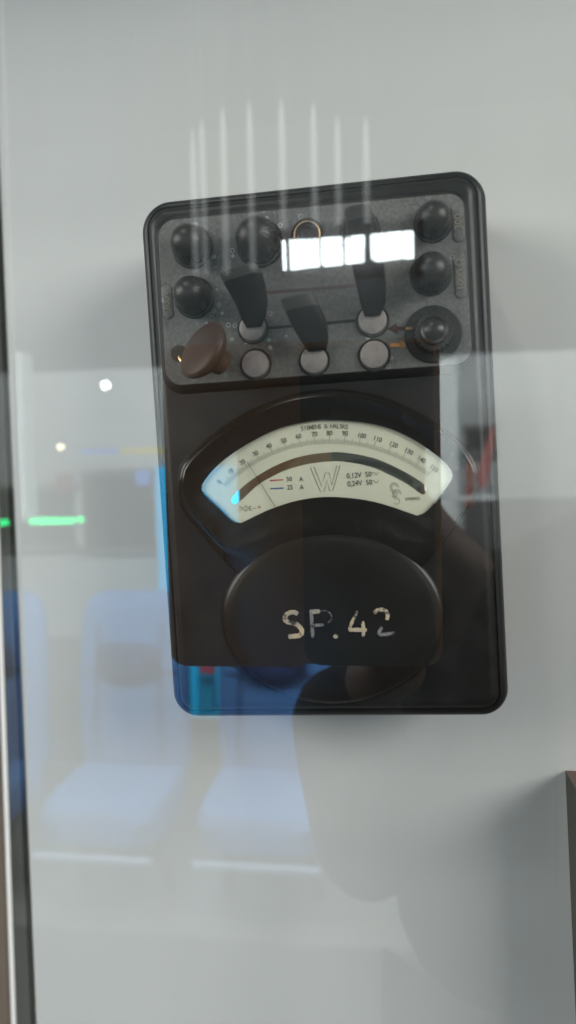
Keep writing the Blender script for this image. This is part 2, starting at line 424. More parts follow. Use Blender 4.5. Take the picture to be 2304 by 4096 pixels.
lever(0, [((985, 1310), (1045, 1304), .0066, .0022), ((965, 1275), (1062, 1262), .009, .0034), ((948, 1230), (1070, 1205), .012, .0045), ((922, 1180), (1062, 1142), .016, .005), ((898, 1140), (1050, 1097), .019, .005)], px2(-12, -34)+Vector((0, -.002, 0)))
lever(0, [((1232, 1406), (1306, 1396), .0066, .0022), ((1212, 1378), (1314, 1352), .009, .0034), ((1186, 1335), (1310, 1300), .012, .0042), ((1160, 1290), (1296, 1256), .015, .0046), ((1144, 1252), (1280, 1224), .0165, .0046)], px2(-18, -44)+Vector((0, -.002, 0)))
lever(0, [((1458, 1264), (1522, 1260), .0066, .0022), ((1444, 1225), (1542, 1212), .009, .0034), ((1428, 1160), (1545, 1145), .012, .0045), ((1412, 1085), (1538, 1070), .016, .005), ((1400, 1000), (1520, 980), .021, .005), ((1385, 900), (1495, 880), .025, .005)], px2(-6, -42)+Vector((0, -.002, 0)))

# correction knob on the right
q = mp(1731, 1338, H); o3 = Vector((q.x, -H, q.z)); r = 108*PX
sk = B().lathe(o3, [(r*1.0, -.0004), (r*1.0, .0010), (r*.97, .0014), (r*.70, .0019), (r*.68, .0014)], 64).build('setting_knob', M['lever'], meter)
b = B(); b.lathe(o3, [(r*.68, .0008), (r*.68, .0060), (r*.64, .0070), (r*.52, .0072)], 144, mod=lambda t, rr, h: 1+(.035*math.cos(24*t) if rr > r*.6 else 0)); b.build('knob_grip', M['knob'], sk)
b = B(); b.lathe(o3, [(r*.50, .0065), (r*.49, .0095), (r*.46, .0102), (r*.42, .0098), (r*.36, .0096), (r*.25, .0106), (r*.12, .0112), (r*.02, .0113)], 48); b.build('knob_cap', M['knob'], sk)
b = B(); a = mp(1622, 1315, H+.0022); c = mp(1650, 1312, H+.0022)
b.box((a.x, -H-.0026, a.z-.0006), (c.x, -H-.001, a.z+.0005)); b.build('index_mark', M['arroworange'], sk, False)

# hole (dark disc on the plate stands for its shaded depth) with brass terminal inside, and the brown turning knob above it
q = mp(716, 1414, H); o3 = Vector((q.x, -H, q.z))
ho = B().lathe(o3, [(.0036, -.0004), (.00345, .00012), (.0032, .0001), (.0030, -.0004)], 36).build('hole', M['seal'], meter)
B().lathe(o3, [(.00335, .00009), (.003, .00011), (.001, .0001)], 36).build('hole_dark_disc', M['seal'], ho)
a = mp(716, 1424, H+.001); c = mp(728, 1446, H+.002)
B().tube([a, (a+c)/2+Vector((-.0003, 0, 0)), c], [.0005, .0007, .0008], 8).build('brass_pin', M['brass'], ho)
nrm = Vector((-.56, -.70, .44)).normalized()
ctr = mp(808, 1400, .020)
prof = [(.0012, -.0048), (.0078, -.0046), (.0098, -.0038), (.0112, -.0022), (.0119, -.0010), (.0121, .0002), (.0118, .0008), (.0108, .0014), (.006, .0018), (.002, .0020), (.0002, .0020)]
wk = B().lathe(ctr, prof, 56, nrm).build('turning_knob', M['brown'], meter)
B().lathe(ctr-nrm*.0120, [(.0030, 0), (.0046, .001), (.0052, .004), (.0060, .0080)], 32, nrm, cap0=True).build('knob_hub', M['brown'], wk)
b = B(); e0 = ctr-nrm*.0115; q = mp(880, 1440, H)
b.tube([e0, e0*.5+Vector((q.x, -.011, q.z))*.5, Vector((q.x, -H-.0005, q.z)), Vector((q.x, -H+.0008, q.z))], [.0034, .0036, .0040, .0042], 16); b.build('knob_shaft', M['lever'], wk)

# ------------------------------------------------------------------ dial housing
OUTER = [(710, 1944), (716, 1895), (735, 1845), (833, 1750), (978, 1654), (1123, 1593), (1230, 1568), (1347, 1559), (1493, 1578), (1611, 1621), (1740, 1690), (1840, 1766), (1888, 1815), (1916, 1880), (1915, 1945), (1888, 1998), (1800, 2130), (1700, 2248), (1620, 2330), (1320, 2360), (1020, 2350), (938, 2275), (818, 2145), (728, 2030)]
RIDGE = [(738, 1942), (742, 1900), (760, 1862), (852, 1772), (988, 1682), (1130, 1620), (1235, 1598), (1347, 1590), (1488, 1606), (1600, 1647), (1725, 1714), (1822, 1790), (1862, 1832), (1886, 1886), (1884, 1938), (1860, 1985), (1790, 2080), (1720, 2150), (1670, 2168), (1600, 2150), (1490, 2108), (1310, 2088), (1180, 2098), (1080, 2130), (990, 2172), (935, 2182), (885, 2165), (800, 2072), (752, 2000)]
WIN = [(807, 1947), (822, 1918), (872, 1861), (958, 1796), (1073, 1732), (1159, 1701), (1267, 1681), (1320, 1680), (1391, 1683), (1483, 1695), (1574, 1720), (1666, 1766), (1739, 1817), (1783, 1854), (1807, 1887), (1808, 1912), (1786, 1949), (1739, 2007), (1702, 2048), (1669, 2062), (1640, 2057), (1574, 2029), (1483, 2004), (1391, 1991), (1310, 1987), (1249, 1992), (1177, 2005), (1105, 2028), (1051, 2049), (1008, 2073), (972, 2091), (951, 2089), (926, 2076), (883, 2033), (818, 1972)]
CEN = (1310, 1880); NN = 160
o_ = polar(cm(OUTER, 5, True), CEN, NN); r_ = polar(cm(RIDGE, 5, True), CEN, NN); w_ = polar(cm(WIN, 4, True), CEN, NN)
def mixr(a, b, t): return [(p[0]*(1-t)+q[0]*t, p[1]*(1-t)+q[1]*t) for p, q in zip(a, b)]
def outw(a, k): return [(CEN[0]+(p[0]-CEN[0])*k, CEN[1]+(p[1]-CEN[1])*k) for p in a]
def ringp(a, h): return [P3(q, h) for q in a]
def ringh(a, h):
    out = []
    for q in a:
        f = min(1, max(0, (q[1]-1930)/70)); k = 1-.62*f
        out.append(P3(q, h if h < .0018 else .0017+(h-.0017)*k))
    return out
hs = B().loft([ringh(a_, h_) for a_, h_ in ((outw(o_, 1.012), -.0008), (outw(o_, 1.010), .0002), (o_, .0018), (mixr(o_, r_, .22), .0030), (mixr(o_, r_, .45), .0034), (mixr(o_, r_, .62), .0032), (mixr(o_, r_, .72), .0033), (mixr(o_, r_, .86), .0037), (r_, .0035), (mixr(r_, w_, .15), .0030), (mixr(r_, w_, .5), .0023), (mixr(r_, w_, .85), .0020), (mixr(r_, w_, .97), .0019), (w_, .0017), (w_, .0002))], False, False)
hs.build('dial_housing', M['ridge'], meter)
# scale card
HC = .0005
sp = B().add([P3(q, HC) for q in outw(w_, 1.03)], [list(range(NN))]); card = sp.build('scale_card', M['card'], meter, False)
PIV = mp(1315, 2370, HC); T1 = .00012
def pol(ang, rad): return (PIV.x+rad*math.sin(ang), PIV.z+rad*math.cos(ang))
def angpx(u, v): q = mp(u, v, HC); return math.atan2(q.x-PIV.x, q.z-PIV.z), math.hypot(q.x-PIV.x, q.z-PIV.z)
a80, r80 = angpx(1318, 1775); a150, r150 = angpx(1708, 1905); stp = (a150-a80)/70
arcr = lambda val: r80+(r150-r80)*max(0, (val-80)/70)**2
tk = B(); tf = B()
def tick(b, val, r0, r1, wd):
    a = a80+stp*(val-80); dr = arcr(val)-r80; p0, p1 = pol(a, r0+dr), pol(a, r1+dr)
    n = Vector((math.cos(a), 0, -math.sin(a)))*wd/2; y = -HC-0
    A, C = Vector((p0[0], -HC-T1, p0[1])), Vector((p1[0], -HC-T1, p1[1]))
    b.add([A-n, A+n, C+n, C-n], [[0, 1, 2, 3]])
for v_ in range(0, 151):
    if v_ % 10 == 0: tick(tk, v_, r80, r80+.0036, .00014)
    elif v_ % 5 == 0: tick(tf, v_, r80, r80+.0024, .00013)
    else: tick(tf, v_, r80, r80+.0018, .00012)
for i, c in enumerate([(877, 1928), (922, 1885), (970, 1849), (1022, 1814), (1076, 1784), (1135, 1763), (1194, 1746), (1258, 1737), (1318, 1733), (1380, 1734), (1447, 1743), (1510, 1757), (1574, 1779), (1635, 1806), (1686, 1838), (1735, 1874)]):
    q = mp(*c, HC); a, _ = angpx(*c)
    text_into(tk, str(i*10), .00265, (q.x, q.z), -a*.95, HC+T1, .92)
name = 'SIEMENS & HALSKE'; rr = angpx(1297, 1706)[1]; a0 = angpx(1207, 1706)[0]; a1 = angpx(1388, 1706)[0]
for i, ch in enumerate(name):
    if ch != ' ':
        a = a0+(a1-a0)*i/(len(name)-1); text_into(tf, ch, .00255, pol(a, rr), -a, HC+T1, .95)
def txt(b, s, u, v, size, sx=.9, ang=R(1.5)):
    q = mp(u, v, HC); text_into(b, s, size, (q.x, q.z), ang, HC+T1, sx)
txt(tk, '50', 1157, 1917, .0027); txt(tk, 'A', 1205, 1917, .0027); txt(tk, '25', 1160, 1950, .0027); txt(tk, 'A', 1207, 1949, .0027)
txt(tk, '0,12V  50', 1436, 1901, .0030, .86); txt(tk, '0,24V  50', 1439, 1933, .0030, .86)
txt(tf, '3998903', 1649, 1996, .0018, .95)
txt(tf, 'E', 1001, 2034, .0026); 
def stroke(pts, wpx, dest, closed=False, ox=0, oy=0, s=1.0, h=None):
    hh = HC+T1 if h is None else h
    q = [mp(ox+x*s, oy+y*s, hh) for x, y in pts]; rb = ribbon(q, wpx*PX if not isinstance(wpx, list) else [k*PX for k in wpx], hh, closed); dest.add(rb.v, rb.f)
for yv in (1893, 1926):
    stroke(cm([(1482, yv+6), (1490, yv-4), (1498, yv-1), (1506, yv+5), (1514, yv-6)], 4), 1.7, tk)
stroke([(1012, 2034), (1024, 2033)], 2.0, tf)
stroke(cm([(957, 2030), (963, 2026), (966, 2034), (972, 2030)], 3), 1.8, tf); stroke([(956, 2040), (972, 2039)], 1.8, tf)
stroke([(983+9*math.cos(k*.524), 2034+9*math.sin(k*.524)) for k in range(12)], 1.6, tf, True); stroke([(983, 2020), (984, 2048)], 1.6, tf)
Wp = [(1241, 1870), (1256, 1868), (1287, 1944), (1301, 1892), (1317, 1891), (1327, 1940), (1347, 1864), (1360, 1862), (1332, 1960), (1317, 1963), (1308, 1918), (1297, 1964), (1281, 1965)]
stroke(Wp, 2.4, tf, True)
for off in ((0, 0), (10, 27)):
    stroke(cm([(1588+off[0], 1945+off[1]), (1578+off[0], 1937+off[1]), (1567+off[0], 1945+off[1]), (1570+off[0], 1958+off[1]), (1584+off[0], 1968+off[1]), (1588+off[0], 1980+off[1]), (1578+off[0], 1990+off[1]), (1566+off[0], 1984+off[1])], 4), 2.0, tf)
    stroke(cm([(1594+off[0], 1950+off[1]), (1590+off[0], 1938+off[1]), (1578+off[0], 1930+off[1]), (1562+off[0], 1940+off[1]), (1564+off[0], 1962+off[1]), (1578+off[0], 1974+off[1])], 4), 2.0, tf)
tk.build('scale_figures', M['ink'], card, False); tf.build('scale_graduation', M['inkfaint'], card, False)
rd = B(); stroke([(1080, 1922), (1132, 1919)], 5.5, rd)
star = []
for k in range(10): star.append((1037+(7 if k % 2 == 0 else 2.8)*math.sin(k*math.pi/5), 2028-(7 if k % 2 == 0 else 2.8)*math.cos(k*math.pi/5)))
rd.add([P3(s_, HC+T1) for s_ in star], [list(range(10))]); rd.build('red_marks', M['inkred'], card, False)
bl = B(); stroke([(1081, 1955), (1134, 1952)], 5.5, bl); bl.build('blue_mark', M['inkblue'], card, False)
MO = [(927, 1992), (951, 1965), (1012, 1915), (1087, 1870), (1159, 1839), (1231, 1820), (1320, 1809), (1384, 1811), (1483, 1829), (1556, 1856), (1629, 1893), (1684, 1927)]
MI = [(939, 2018), (969, 1997), (1008, 1960), (1044, 1931), (1105, 1897), (1159, 1875), (1231, 1856), (1320, 1845), (1384, 1847), (1483, 1867), (1556, 1898), (1622, 1932), (1668, 1963)]
mo = cm(MO, 4); mi = cm(MI, 4)
loop = mo + cm([(1684, 1927), (1704, 1948), (1702, 1972), (1688, 1977), (1668, 1963)], 4)[1:-1] + mi[::-1] + cm([(939, 2018), (926, 2008), (927, 1992)], 4)[1:-1]
B().add([P3(q, HC+.0001) for q in loop], [list(range(len(loop)))]).build('mirror_strip', M['mirror'], card, False)
# pointer
a = mp(988, 1846, HC+.0007); c = mp(1120, 2058, HC+.0007)
B().tube([a, c], [.00009, .00013], 6).build('pointer', M['lineblack'], meter)
# dial window
gw = B().add([P3(q, .00185) for q in outw(w_, 1.015)], [list(range(NN))]); gw.build('dial_window', M['dialglass'], meter, False)

# ------------------------------------------------------------------ oval cap and its painted number
EC = (1332, 2468); ERX, ERY = 447, 346
def ell(k, h, n=96):
    return [P3((EC[0]+ERX*k*math.cos(2*math.pi*i/n), EC[1]+ERY*k*math.sin(2*math.pi*i/n)+(-0.0 if True else 0)), h) for i in range(n)]
cap_prof = ((1.0, -.0006), (.998, .0005), (.988, .0014), (.968, .0021), (.950, .0024), (.938, .0025), (.925, .0027), (.905, .0029), (.86, .0032), (.7, .0037), (.45, .0041), (.2, .0043), (.02, .0044))
B().loft([ell(k, h) for k, h in cap_prof], False, True).build('oval_cap', M['gloss'], meter)
def cap_h(u, v):
    e = math.hypot((u-EC[0])/ERX, (v-EC[1])/ERY)
    for (k0, h0), (k1, h1) in zip(cap_prof[:-1], cap_prof[1:]):
        if k1 <= e <= k0: return h0+(h1-h0)*(k0-e)/(k0-k1)
    return .0044
def paint(b, pts, wd):
    k = .4003; pp = cm([(1060+x*k, 2380+y*k) for x, y in pts], 5) if len(pts) > 2 else [(1060+x*k, 2380+y*k) for x, y in pts]
    n = len(pp); L_, R2 = [], []; vs = []; fs = []
    for i, (u, v) in enumerate(pp):
        u0, v0 = pp[max(i-1, 0)]; u1, v1 = pp[min(i+1, n-1)]; d = math.hypot(u1-u0, v1-v0) or 1
        nx, ny = -(v1-v0)/d, (u1-u0)/d
        e = min(i, n-1-i); ww = wd*k/2*(.62 if e == 0 else .9 if e == 1 else 1)*(1+.10*math.sin(i*1.7)+random.uniform(-.08, .08))
        vs += [P3((u+nx*ww, v+ny*ww), cap_h(u, v)+.00018), P3((u-nx*ww, v-ny*ww), cap_h(u, v)+.00018)]
    for i in range(n-1): fs.append([2*i, 2*i+1, 2*i+3, 2*i+2])
    b.add(vs, fs)
pb = B(); pt = B()
paint(pb, [(328, 192), (290, 172), (238, 180), (204, 215), (206, 254), (250, 278), (310, 290), (352, 326), (370, 370), (340, 404), (285, 412), (232, 416)], 46)
paint(pt, [(462, 170), (466, 240), (472, 330), (476, 428)], 34)
paint(pb, [(446, 168), (500, 166), (548, 160)], 44)
paint(pt, [(548, 158), (600, 156), (640, 172), (664, 212), (660, 248), (628, 276)], 17)
paint(pt, [(585, 296), (540, 300), (488, 304)], 30)
k = .4003; cu_, cv_ = 1060+706*k, 2380+414*k
pb.add([P3((cu_+9.5*math.cos(t*.524), cv_+8.5*math.sin(t*.524)), cap_h(cu_, cv_)+.00018) for t in range(12)], [list(range(12))])
paint(pb, [(922, 160), (892, 228), (856, 300), (842, 348)], 34); paint(pb, [(836, 348), (920, 348), (1018, 350)], 40); paint(pb, [(974, 262), (984, 330), (984, 416)], 34)
paint(pb, [(1090, 182), (1128, 152), (1186, 150), (1226, 190), (1218, 250)], 38); paint(pt, [(1168, 318), (1144, 366), (1142, 396)], 34); paint(pt, [(1140, 398), (1220, 390), (1296, 380)], 34)
pp_ = empty  # (parts are meshes only)
num = pb.build('painted_number', M['paint'], meter, False); pt.build('faded_paint', M['painthin'], meter, False)

# ------------------------------------------------------------------ show case: glass, frame, neighbour
gz0 = wp(1152, 4700, 0).z; gz1 = wp(1152, -700, 0).z
gx0 = wp(-60, 2048, 0).x; gx1 = wp(2700, 2048, 0).x
gp = B().add([(gx0-.02, 0, gz0), (gx1, 0, gz0), (gx1, 0, gz1), (gx0-.02, 0, gz1)], [[0, 1, 2, 3]])
tag(gp.build('glass_pane', M['glass'], smooth=False), 'large clear glass front of the showcase full of reflections of blue seats', 'glass pane')
fr = empty('showcase_frame', wp(40, 4300, 0)); tag(fr, 'brown steel upright of the showcase with bright edge, along the left border', 'frame')
def upright(name, top, bot, y0, y1, m, bev=0):
    """top/bot: (u0, u1, v) photo extents at the front face depth y0"""
    b = B(); rings = []
    for (u0, u1, v) in (bot, top):
        a, c = wp(u0, v, y0), wp(u1, v, y1)
        rings.append([Vector((a.x, y1, a.z)), Vector((a.x, y0+bev, a.z)), Vector((a.x+bev, y0, a.z)), Vector((c.x-bev, y0, a.z)), Vector((c.x, y0+bev, a.z)), Vector((c.x, y1, c.z))])
    b.loft(rings, True, True); o = b.build(name, m, None, False); o.parent = fr; o.matrix_parent_inverse = Matrix.Translation(-fr.location); return o
upright('rail', (-520, -106, -300), (-420, 60, 4500), -.006, .002, M['steel'], .0006)
upright('bright_edge', (-108, -86, -300), (58, 78, 4500), -.0066, -.0059, M['edge'], .0003)
upright('gasket', (-94, -60, -300), (74, 145, 4500), .0025, .0040, M['gasket'])
upright('seal', (-64, -41, -300), (140, 164, 4500), .0032, .0050, M['seal'])
# neighbouring exhibit, cropped by the picture's edge
q0, q1 = wp(2261, 3082, BOARD_Y), wp(2313, 4300, BOARD_Y)
nb = empty('instrument_box', (q1.x, .15, q1.z)); tag(nb, 'dark brown rough box with mitred edge at the lower right border', 'box')
def tri(name, vs, fs, m):
    o = B().add(vs, fs).build(name, m, None, False); o.parent = nb; o.matrix_parent_inverse = Matrix.Translation(-nb.location); return o
x0, x1, xr = q0.x, q1.x, q0.x+.16; z1, z0 = q0.z, q1.z; yb = BOARD_Y; yf = .118; ch = .006
tri('box_body', [(x0, yf+.003, z1), (x1, yf+.003, z0), (xr, yf+.003, z0), (xr, yf+.003, z1), (x0, yb, z1), (x1, yb, z0), (xr, yb, z0), (xr, yb, z1), (x0+ch, yf-.003, z1-ch*1.6), (x1+ch, yf-.003, z0), (xr, yf-.003, z0), (xr, yf-.003, z1-ch*1.6)],
    [[0, 1, 9, 8], [8, 9, 10, 11], [0, 4, 5, 1], [1, 5, 6, 2], [3, 2, 6, 7]], M['box'])
tri('box_rim', [(x0, yf+.003, z1), (xr, yf+.003, z1), (xr, yf-.003, z1-ch*1.6), (x0+ch, yf-.003, z1-ch*1.6), (x0, yb, z1), (xr, yb, z1)], [[0, 3, 2, 1], [0, 1, 5, 4]], M['boxtop'])
# faint pencil guide line on the board round that box
pg = B(); a, c, e = wp(2225, 3062, BOARD_Y), wp(2242, 3560, BOARD_Y), wp(2330, 3046, BOARD_Y)
pg.box((a.x-.0001, BOARD_Y-.00006, c.z), (a.x+.0001, BOARD_Y+.001, a.z))
tag(pg.build('pencil_line', M['pencil'], smooth=False), 'faint pencil guide line on the board beside the cropped brown box', 'pencil line')

# ------------------------------------------------------------------ the place behind the photographer, mirrored in the glass
M['floor'] = mat('pale floor', (.22, .215, .20), .45)
M['whitewall'] = mat('pale wall', (.50, .52, .52), .6)
M['upper'] = mat('dark ceiling', (.022, .030, .031), .8)
M['window'] = mat('dark window', (.02, .03, .028), .25)
M['seat'] = mat('blue seat fabric', (.07, .17, .45), .7); g = G(M['seat']); n = g.noise(30, 4); g.base(g.mix(n, (.038, .145, .38), (.058, .20, .48)))
M['seatdark'] = mat('dark blue seat trim', (.012, .025, .12), .6)
M['bluepanel'] = mat('bright blue panel', (.0, .26, .62), .4, emit=(.0, .52, .85), estr=2.3)  # glow added so the blue pillar shows brighter in the glass
M['cyan'] = mat('cyan trim', (.0, .32, .55), .4)
M['redtag'] = mat('red tag', (.5, .02, .04), .5)
M['trim'] = mat('pale blue highlight', (.34, .40, .55), .4)  # colour of the painted highlight on the seat fronts
M['leg'] = mat('grey seat leg', (.16, .165, .16), .5)
M['green'] = mat('green light', (0, .3, .12), .4, emit=(.0, 1.0, .27), estr=11)
M['tube'] = mat('pale light tube', (.04, .04, .04), .5, emit=(.95, 1, 1), estr=0.9)
M['sign'] = mat('lit sign', (.9, .9, .9), .5, emit=(.92, .97, 1), estr=13)
M['signframe'] = mat('sign housing', (.03, .03, .032), .5)
M['lampc'] = mat('cool downlight', (.9, .9, .9), .5, emit=(.95, 1, 1), estr=45)
M['lampw'] = mat('warm downlight', (.9, .8, .6), .5, emit=(1, .80, .5), estr=30)
M['screen'] = mat('blue screen', (.05, .1, .3), .4, emit=(.12, .32, 1), estr=1.6)
M['coat'] = mat('black coat cloth', (.005, .005, .0055), .95)
M['skin'] = mat('skin', (.15, .080, .055), .6)
M['hair'] = mat('dark hair', (.015, .011, .009), .6)
M['phone'] = mat('grey phone back', (.20, .21, .205), .5)
M['leather'] = mat('brown leather phone case', (.62, .36, .22), .8)
M['lip'] = mat('orange red cloth', (.22, .05, .03), .7)
M['pink'] = mat('pinkish red cloth', (.30, .09, .08), .7)
VF = 4.0; yF = -(VF-YG)
fl = B(); fl.box((-4.5, yF-.05, -.05), (3.5, .05+.4, 0)); tag(fl.build('floor', M['floor'], smooth=False), kind='structure')
cp = B(); cp.box((-4.4, -2.12, .0), (3.4, -.3, .006)); M['carpet'] = mat('grey carpet', (.07, .075, .075), .9); tag(cp.build('carpet', M['carpet'], smooth=False), kind='structure')
zl = behind(400, 1480, VF).z
rw = B(); rw.box((-4.5, yF-.12, 0), (3.5, yF, zl)); tag(rw.build('room_wall', M['whitewall'], smooth=False), kind='structure')
rc = B(); rc.box((-4.5, yF-.12, zl), (3.5, yF-.01, 3.4)); rc.box((-4.5, yF-.1, 3.4), (3.5, .0, 3.45)); tag(rc.build('room_ceiling', M['upper'], smooth=False), kind='structure')
def slab(name, u0, v0, u1, v1, V, th, m, label=None, cat=None, group=None, parent=None):
    a, c = behind(u0, v0, V), behind(u1, v1, V)
    b = B(); b.box((min(a.x, c.x), a.y-th, min(a.z, c.z)), (max(a.x, c.x), a.y, max(a.z, c.z)))
    o = b.build(name, m, None, False)
    if parent: o.parent = parent; o.matrix_parent_inverse = Matrix.Translation(-parent.location)
    if label: tag(o, label, cat, group)
    return o
def room_window(u0, v0, u1, v1, label):
    a, c = behind(u0, v1, VF-.03), behind(u1, v0, VF-.03)
    t = empty('carriage_window', (a.x, a.y, a.z)); tag(t, label, 'window')
    slab('pane', u0, v0, u1, v1, VF-.02, .01, M['window'], parent=t)
    slab('sill', u0-10, v1, u1+10, v1+22, VF-.06, .05, M['leg'], parent=t)
    slab('head', u0-10, v0-16, u1+10, v0, VF-.06, .05, M['leg'], parent=t)
room_window(330, 1900, 620, 2190, 'dark window left of the bright blue pillar, mirrored in the glass')
room_window(-80, 1960, 300, 2180, 'dim window behind the green light bar, mirrored in the glass')
room_window(1862, 1715, 1985, 1800, 'low dark window right of the white pillar, mirrored in the glass')
slab('pillar', 620, 1866, 905, 2870, 3.4, .25, M['bluepanel'], 'bright blue square pillar behind the seats, mirrored in the glass', 'pillar')
slab('pillar', 1700, 1440, 1850, 3900, 3.3, .2, mat('white pillar paint', (.62, .64, .64), .6), 'white square pillar mirrored on the right side of the instrument', 'pillar')
slab('pillar', 48, 1410, 112, 2080, 3.2, .1, M['whitewall'], 'slim white pillar mirrored at the left border', 'pillar')
slab('light_bar', 118, 2075, 290, 2094, 3.1, .02, M['green'], 'long glowing green light bar mirrored on the left', 'light bar', 'green light bars')
slab('light_bar', 305, 2071, 330, 2087, 3.1, .02, M['green'], 'short glowing green light dash just right of the long bar', 'light bar', 'green light bars')
slab('light_bar', -10, 2082, 26, 2100, 3.1, .02, M['green'], 'short glowing green light dash at the left picture border', 'light bar', 'green light bars')
slab('information_screen', 540, 1880, 597, 1940, 3.9, .02, M['screen'], 'small glowing blue screen mirrored beside the instrument', 'screen')
slab('poster', 222, 1895, 288, 1965, 3.9, .02, M['pink'], 'pale red poster on the far wall, mirrored on the left', 'poster')
slab('hanging_banner', 320, 1800, 480, 1812, 3.7, .02, M['screen'], 'narrow blue lit strip above the far window', 'light strip')
slab('hanging_rail', 480, 1797, 650, 1810, 3.7, .02, mat('yellow strip', (.6, .45, .02), .5, emit=(1, .75, .05), estr=.5), 'narrow yellow strip above the far window', 'rail')
slab('wall_panel', -900, 2545, 1690, 3660, 3.75, .06, mat('grey green panel', (.15, .16, .15), .6), 'grey green low panel behind the blue seats, mirrored in the glass', 'panel')
slab('wall_panel', 1862, 2000, 2700, 3700, 3.7, .06, mat('dark panel', (.10, .105, .105), .6), 'dark low panel mirrored right of the white pillar', 'panel')
slab('grab_rail', 1770, 1985, 1985, 1998, 2.9, .03, M['whitewall'], 'pale horizontal rail mirrored below the red cloth', 'rail')
for u, v, r0, V, m, lb in ((423, 1541, 15, 3.6, 'lampc', 'bright white round ceiling lamp mirrored left of the instrument'), (243, 1788, 10, 3.7, 'lampw', 'small warm round lamp mirrored on the far left')):
    p_ = behind(u, v, V); s_ = r0*V/F
    t = empty('downlight', p_); tag(t, lb, 'lamp')
    b = B().lathe(Vector((0, 0, 0)), [(s_*.2, .3*s_), (s_*.8, .25*s_), (s_, 0), (s_*.8, -.4*s_), (s_*.1, -.5*s_)], 20, Vector((0, 1, 0)), cap0=True); b.build('bulb', M[m], t)
    b = B().lathe(Vector((0, -.02, 0)), [(s_*1.2, 0), (s_*1.25, .02), (s_*1.02, .021)], 20, Vector((0, 1, 0)), cap0=True); b.build('fitting', M['whitewall'], t)
# red cloths hanging by the white pillar
def drape(name, pts, V, m, label):
    f = [behind(u, v, V) for u, v in pts]; k_ = Vector((0, -.03, 0))
    B().loft([f, [q+k_ for q in f]], True, True)
    o = B().loft([[q+k_ for q in f], [q+k_*.4+Vector((0, .0, 0)) for q in f], f], True, True).build(name, m, None, False); return tag(o, label, 'cloth')
drape('hanging_cloth', [(1868, 1845), (1890, 1840), (1892, 1990), (1884, 2040), (1864, 2030)], 3.0, M['lip'], 'dark orange red hanging cloth next to the white pillar')
drape('hanging_cloth', [(1962, 1715), (1984, 1705), (1966, 1830), (1948, 1945), (1916, 1955), (1908, 1900)], 3.0, M['pink'], 'slanting pinkish red cloth mirrored by the right edge of the instrument')

# seats
def seat(u_left, lab):
    V = 2.7; a = behind(u_left, 2372, V); wd = .43; x0 = a.x; zt_ = a.z
    t = empty('train_seat', (x0+wd/2, a.y, 0)); tag(t, lab, 'seat', 'blue seats mirrored in the glass')
    def prof(zz, k): return zz
    rings = []
    for (z, y0, y1, e) in ((.42, .02, -.11, .0), (.60, .05, -.09, .0), (.85, .02, -.09, .0), (zt_-.10, -.01, -.10, .006), (zt_-.03, -.02, -.095, .03), (zt_-.005, -.035, -.085, .07), (zt_, -.05, -.07, .11)):
        x = wd/2-e; pts = []
        for i in range(28):
            th = 2*math.pi*i/28; c_, s_ = math.cos(th), math.sin(th); ee = .45
            pts.append(Vector((x*math.copysign(abs(c_)**ee, c_), (y0+y1)/2+(y0-y1)/2*math.copysign(abs(s_)**ee, s_), z)))
        rings.append(pts)
    B().loft(rings, True, True).build('backrest', M['seat'], t)
    for sx in (-.125, .125):
        B().tube([(sx, .044, .46), (sx, .066, .62), (sx, .03, .86), (sx, .004, zt_-.12)], .004, 6).build('seam', M['seatdark'], t)
    B().tube([(-.18, .026, .80), (0, .030, .80), (.18, .026, .80)], .004, 6).build('seam', M['seatdark'], t)
    hr = B(); rg = []
    for k, zz in enumerate((zt_-.30, zt_-.285, zt_-.20, zt_-.185)):
        s2 = .8 if k in (0, 3) else 1
        rg.append([Vector((math.cos(2*math.pi*i/20)*.12*s2, .055+math.sin(2*math.pi*i/20)*.03*s2, zz)) for i in range(20)])
    hr.loft(rg, True, True).build('pillow', M['seatdark'], t)
    cu = B(); rg = []
    for (z, gx, gy) in ((.30, .19, .44), (.32, .215, .47), (.40, .22, .48), (.435, .205, .46), (.44, .17, .43)):
        rg.append([Vector((gx*math.copysign(abs(math.cos(2*math.pi*i/28))**.4, math.cos(2*math.pi*i/28)), -.05+gy/2+gy/2*math.copysign(abs(math.sin(2*math.pi*i/28))**.4, math.sin(2*math.pi*i/28)), z)) for i in range(28)])
    cu.loft(rg, True, True).build('cushion', M['seat'], t)
    B().box((-.205, .43, .283), (.205, .455, .296)).build('seat_front_highlight', M['trim'], t, False)  # pale strip standing in for the highlight along the cushion's front edge
    for sx in (-1, 1): B().tube([(sx*.15, .12, .30), (sx*.15, .16, .15), (sx*.17, .10, 0)], .022, 10).build('leg', M['leg'], t)
    return t
seat(-250, 'leftmost blue train seat, cut by the left picture border')
seat(305, 'middle blue train seat with rounded top left of the instrument')
seat(862, 'rightmost blue train seat, partly hidden by the photographer')
slab('seat_divider', 786, 2592, 858, 2862, 2.75, .04, M['cyan'], 'cyan panel standing between two blue seats', 'divider')
slab('price_tag', 800, 2668, 858, 2692, 2.70, .01, M['redtag'], 'small red tag on the cyan panel between the seats', 'tag')

